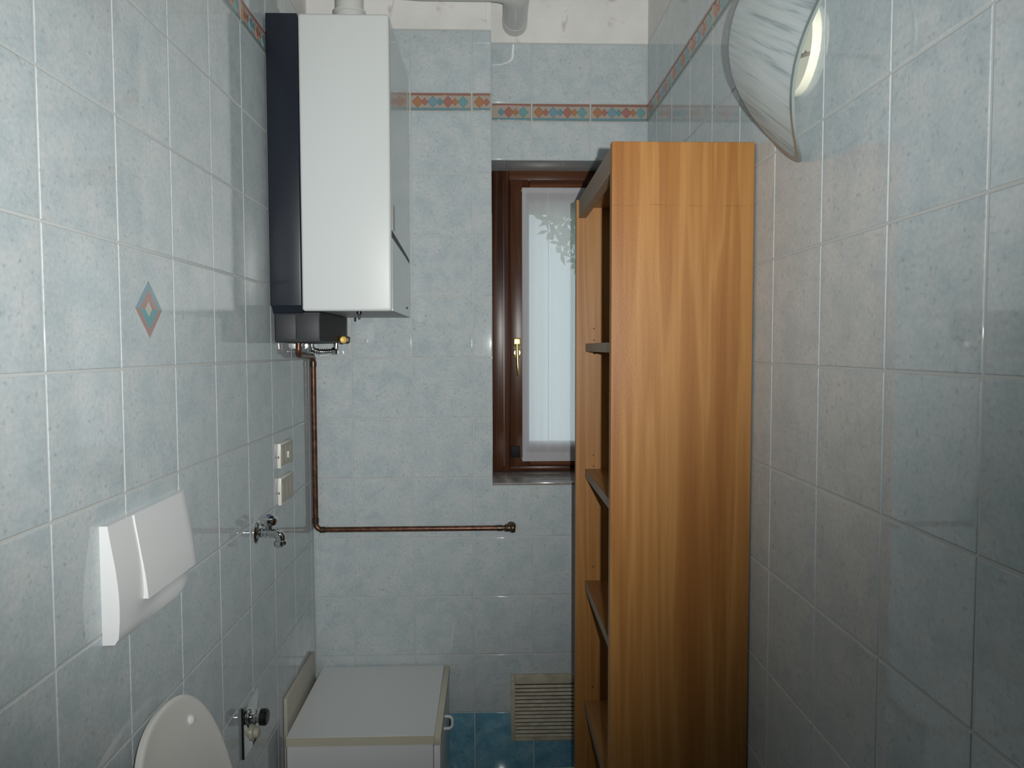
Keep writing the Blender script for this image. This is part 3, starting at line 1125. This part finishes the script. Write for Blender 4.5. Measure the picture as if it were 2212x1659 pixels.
xb = XL + 0.001
loft('bowl', [(dshape(xb, -0.30, 0.09), 0.06), (dshape(xb, -0.22, 0.115), 0.09), (dshape(xb, -0.12, 0.15), 0.22), (dshape(xb, -0.065, 0.175), 0.34),
              (dshape(xb, -0.055, 0.18), 0.395), (dshape(xb, -0.058, 0.178), 0.40), (dshape(-0.47, -0.10, 0.135), 0.40), (dshape(-0.46, -0.12, 0.12), 0.35), (dshape(-0.40, -0.20, 0.07), 0.25)], M_CERAM, wc)
bm = bmesh.new()
O = dshape(-0.465, -0.052, 0.182)
I = dshape(-0.415, -0.115, 0.122)
n = len(O)
ro = [[bm.verts.new((x, y, z)) for x, y in PP] for PP, z in ((O, 0.403), (O, 0.418), (I, 0.42), (I, 0.403))]
for q in range(4):
    A_, B_ = ro[q], ro[(q + 1) % 4]
    for k in range(n):
        bm.faces.new((A_[k], A_[(k + 1) % n], B_[(k + 1) % n], B_[k]))
link('seat', bm, M_LID, wc, smooth=True)
# lid: dished shell leaning back against the wall
LZT, LZH = 0.812, 0.43
LHW = 0.158


def lid_outline(n=40, shrink=0.0):
    """(y, d) with d measured down from the tip"""
    H = (LZT - LZH)
    P = []
    hw = LHW - shrink
    top = 0.17
    for k in range(n + 1):
        a = math.pi * k / n
        c_, s_ = math.cos(a), math.sin(a)
        y = YC - math.copysign(abs(c_) ** (2 / 2.35), c_) * hw
        d = top - abs(s_) ** (2 / 2.35) * (top - shrink)
        P.append((y, d))
    P.append((YC + hw * 0.90, H - shrink))
    P.append((YC - hw * 0.90, H - shrink))
    return P


def lid_pt(y, d, off):
    # leaning plane, off = distance in front of it
    k = 0.30
    x = -0.572 + k * d
    z = LZT - d
    nrm = Vector((1, 0, k)).normalized()
    return Vector((x, y, z)) + nrm * off


bm = bmesh.new()
rr = []
for shrink, off in ((0.004, -0.006), (0.0, -0.002), (0.0, 0.005), (0.003, 0.0075), (0.008, 0.0078), (0.014, 0.0068), (0.05, 0.006)):
    rr.append([bm.verts.new(lid_pt(y, d, off)) for y, d in lid_outline(shrink=shrink)])
for A_, B_ in zip(rr[:-1], rr[1:]):
    for k in range(len(A_)):
        bm.faces.new((A_[k], A_[(k + 1) % len(A_)], B_[(k + 1) % len(A_)], B_[k]))
bm.faces.new(rr[0][::-1])
bm.faces.new(rr[-1])
lid = link('lid', bm, M_LID, wc, smooth=True)
c_ = lid_pt(1.322, 0.058, 0.0055)
lathe('rubber_buffer', [(0.009, 0), (0.009, 0.004), (0.006, 0.007), (0.001, 0.008)], c_, (1, 0, 0.3), M_WC, lid, 16)
for yy in (YC - 0.075, YC + 0.075):
    tube('hinge', [(-0.447, yy - 0.018, 0.427), (-0.447, yy + 0.018, 0.427)], 0.011, M_CHROME, wc, 12)

# ------------------------------------------------------------------ switch plates
def wall_plate(name, label, z0, z1, rocker):
    t = empty(name, (XL, 2.085, z0), label, 'switch' if rocker else 'wall plate')
    box('frame', XL, XL + 0.0095, 2.022, 2.150, z0, z1, M_IVORYL, t, 0.0015)
    zc = (z0 + z1) / 2
    ins = box('insert', XL + 0.0090, XL + 0.0102, 2.026, 2.147, z0 + 0.004, z1 - 0.004, M_IVORY, t, 0.0004, 1)
    for k in range(3):
        yc = 2.050 + 0.0365 * k
        md = box('module', XL + 0.0100, XL + 0.0112, yc - 0.0155, yc + 0.0155, zc - 0.022, zc + 0.022, M_IVORY, t, 0.0004, 1)
        if rocker and k == 1:
            box('rocker', XL + 0.0110, XL + 0.0150, yc - 0.006, yc + 0.006, zc - 0.013, zc + 0.006, M_IVORYL, md, 0.0015)
    for zz in (z0 + (z1 - z0) * 0.45,):
        box('notch', XL + 0.002, XL + 0.005, 2.0216, 2.0222, zz - 0.003, zz + 0.003, M_HOLE, t)
    return t


wall_plate('switch_plate', 'ivory switch plate, upper of the two on the left wall', 1.1015, 1.170, True)
wall_plate('blank_plate', 'plain ivory wall plate, lower of the two, above the chrome tap', 0.9985, 1.0745, False)

# ------------------------------------------------------------------ chrome wall tap
tap = empty('water_tap', (XL, 1.838, 0.970), 'chrome wall tap with a blue-dotted round handle on the left wall', 'tap')
TY, TZ = 1.838, 0.970
lathe('rosette', [(0.030, 0), (0.030, 0.002), (0.025, 0.006), (0.013, 0.010), (0.012, 0.012)], (XL, TY, TZ), (1, 0, 0), M_CHROME, tap, 28)
body = rounded_path([(XL + 0.008, TY, TZ), (XL + 0.060, TY, TZ), (XL + 0.060, TY, TZ - 0.030)], 0.014, 8)
tube('body', body, [0.0105] * (len(body) - 1) + [0.010], M_CHROME, tap, 20)
for xx in (0.012, 0.022):
    lathe('collar', [(0.0105, 0), (0.0128, 0.001), (0.0128, 0.005), (0.0105, 0.006)], (XL + xx, TY, TZ), (1, 0, 0), M_CHROME, tap, 20)
lathe('spout_nut', [(0.0105, 0), (0.0135, 0.002), (0.0140, 0.010), (0.011, 0.014), (0.008, 0.0145)], (XL + 0.060, TY, TZ - 0.019), (0, 0, -1), M_CHROME, tap, 16)
lathe('stem', [(0.008, 0), (0.008, 0.016), (0.006, 0.018)], (XL + 0.030, TY, TZ + 0.008), (0, 0, 1), M_CHROME, tap, 16)
hk = lathe('handle', [(0.008, 0), (0.020, 0.003), (0.0235, 0.011), (0.022, 0.019), (0.014, 0.0255), (0.001, 0.0265)], (XL + 0.030, TY, TZ + 0.018), (0, 0, 1), M_CHROME, tap, 10)
lathe('blue_dot', [(0.0065, 0), (0.0065, 0.0015), (0.001, 0.002)], (XL + 0.030, TY, TZ + 0.0435), (0, 0, 1), M_BLUEDOT, hk, 12)

# ------------------------------------------------------------------ chrome valve plate for the washing machine
vp = empty('valve_plate', (XL, 1.75, 0.466), 'polished chrome wall plate with a black valve knob beside the toilet', 'valve')
box('cover_plate', XL, XL + 0.006, 1.696, 1.806, 0.466, 0.590, M_CHROME, vp, 0.001)
box('plate_edge', XL + 0.0005, XL + 0.0058, 1.6952, 1.6962, 0.466, 0.588, M_BLACK, vp)
lathe('valve_body', [(0.024, 0), (0.024, 0.003), (0.017, 0.007), (0.015, 0.012), (0.019, 0.013), (0.019, 0.017), (0.014, 0.018), (0.014, 0.025)], (XL + 0.006, 1.742, 0.545), (1, 0, 0), M_CHROME, vp, 24)
kn = lathe('valve_knob', [(0.012, 0), (0.019, 0.002), (0.020, 0.014), (0.016, 0.019), (0.001, 0.020)], (XL + 0.029, 1.742, 0.545), (1, 0, 0), M_BLACK, vp, 12)
lathe('hose_outlet', [(0.019, 0), (0.019, 0.004), (0.013, 0.006), (0.012, 0.016), (0.010, 0.017)], (XL + 0.006, 1.755, 0.500), (1, 0, 0), M_IVORY, vp, 20)

# ------------------------------------------------------------------ low white cabinet
cab = empty('low_cabinet', (-0.35, 2.20, 0), 'low white laminate cabinet with cream edging in the corner under the boiler', 'cabinet')
CX0, CX1, CY0, CY1, CH = -0.563, -0.139, 1.972, 2.418, 0.3675
box('side_panel', CX0 + 0.002, CX1 - 0.022, CY0 + 0.003, CY0 + 0.021, 0.004, CH - 0.026, M_LAM, cab)
box('side_panel', CX0 + 0.002, CX1 - 0.022, CY1 - 0.02, CY1 - 0.002, 0.004, CH - 0.026, M_LAM, cab)
box('back_panel', CX0 + 0.002, CX0 + 0.010, CY0 + 0.021, CY1 - 0.02, 0.004, CH - 0.026, M_LAM, cab)
box('base_panel', CX0 + 0.010, CX1 - 0.022, CY0 + 0.021, CY1 - 0.02, 0.03, 0.048, M_LAM, cab)
dr = box('door', CX1 - 0.0205, CX1 - 0.003, CY0 + 0.003, CY1 - 0.002, 0.012, CH - 0.030, M_LAM, cab, 0.001)
tube('handle', rounded_path([(CX1 - 0.004, 2.14, CH - 0.033), (CX1 + 0.022, 2.14, CH - 0.033), (CX1 + 0.022, 2.14, CH - 0.070), (CX1 - 0.004, 2.14, CH - 0.070)], 0.016, 6), 0.0045, M_WC, dr, 10)
tp = box('top_panel', CX0, CX1 - 0.019, CY0 + 0.0012, CY1, CH - 0.025, CH, M_LAM, cab, 0.0008, 1)
box('edge_strip', CX0, CX1 - 0.019, CY0, CY0 + 0.0012, CH - 0.025, CH - 0.001, M_CREAM, tp)
box('edge_strip', CX1 - 0.0188, CX1, CY0 - 0.0005, CY1, CH - 0.026, CH - 0.0005, M_CREAM, tp, 0.002)

# thin board slipped between cabinet and wall
bd = box('thin_board', XL + 0.0015, XL + 0.0115, 2.035, 2.36, 0, 0.447, M_BOARD, None, 0.001)
tag(bd, 'thin cream board standing on edge between the low cabinet and the tiled wall', 'board')

# ------------------------------------------------------------------ ventilation grille
gr = empty('vent_grille', (0.18, YB, 0.103), 'yellowed square louvred vent grille low on the back wall beside the bookcase', 'vent')
GX0, GX1, GZ0, GZ1 = 0.065, 0.295, 0.103, 0.332
box('back_plate', GX0 + 0.004, GX1 - 0.004, YB - 0.003, YB, GZ0 + 0.004, GZ1 - 0.004, M_HOLE, gr)
box('frame_bar', GX0, GX0 + 0.015, YB - 0.012, YB, GZ0, GZ1, M_GRILLE, gr, 0.002)
box('frame_bar', GX1 - 0.015, GX1, YB - 0.012, YB, GZ0, GZ1, M_GRILLE, gr, 0.002)
box('frame_bar', GX0 + 0.015, GX1 - 0.015, YB - 0.012, YB, GZ1 - 0.032, GZ1, M_GRILLE, gr, 0.002)
box('frame_bar', GX0 + 0.015, GX1 - 0.015, YB - 0.012, YB, GZ0, GZ0 + 0.012, M_GRILLE, gr, 0.002)
nsl = 14
for k in range(nsl):
    z = GZ0 + 0.0145 + (GZ1 - 0.032 - GZ0 - 0.0145) * k / nsl
    prism('slat', [(YB - 0.0110, z), (YB - 0.0095, z - 0.0004), (YB - 0.0040, z + 0.0070), (YB - 0.0055, z + 0.0075)], 'x', GX0 + 0.014, GX1 - 0.014, M_GRILLE, gr)

# ------------------------------------------------------------------ outside the window
gd = struct(box('ground_outside', -4, 6, 2.9, 14, -0.7, -0.6, M_LAWN))
tree = empty('garden_tree', (1.5, 6.6, -0.6), 'green leafy garden tree seen faintly through the white curtain', 'tree')
tube('trunk', [(1.5, 6.6, -0.6), (1.52, 6.6, 0.8), (1.46, 6.65, 2.0), (1.5, 6.6, 2.6)], [0.13, 0.10, 0.08, 0.04], M_BARK, tree, 10)
bm = bmesh.new()
for k in range(2600):
    a, ph = random.uniform(0, 2 * math.pi), math.acos(random.uniform(-1, 1))
    rr_ = random.uniform(0.45, 1.0) ** 0.5
    c_ = Vector((1.5 + 1.1 * rr_ * math.sin(ph) * math.cos(a), 6.6 + 1.0 * rr_ * math.sin(ph) * math.sin(a), 2.75 + 0.85 * rr_ * math.cos(ph)))
    d1 = Vector((random.gauss(0, 1), random.gauss(0, 1), random.gauss(0, 1))).normalized()
    d2 = d1.orthogonal().normalized()
    s_ = random.uniform(0.05, 0.09)
    q = [c_ + d1 * s_, c_ + d2 * s_ * 0.5, c_ - d1 * s_, c_ - d2 * s_ * 0.5]
    bm.faces.new([bm.verts.new(x) for x in q])
fo = link('foliage', bm, M_LEAF, tree)
fo['kind'] = 'stuff'
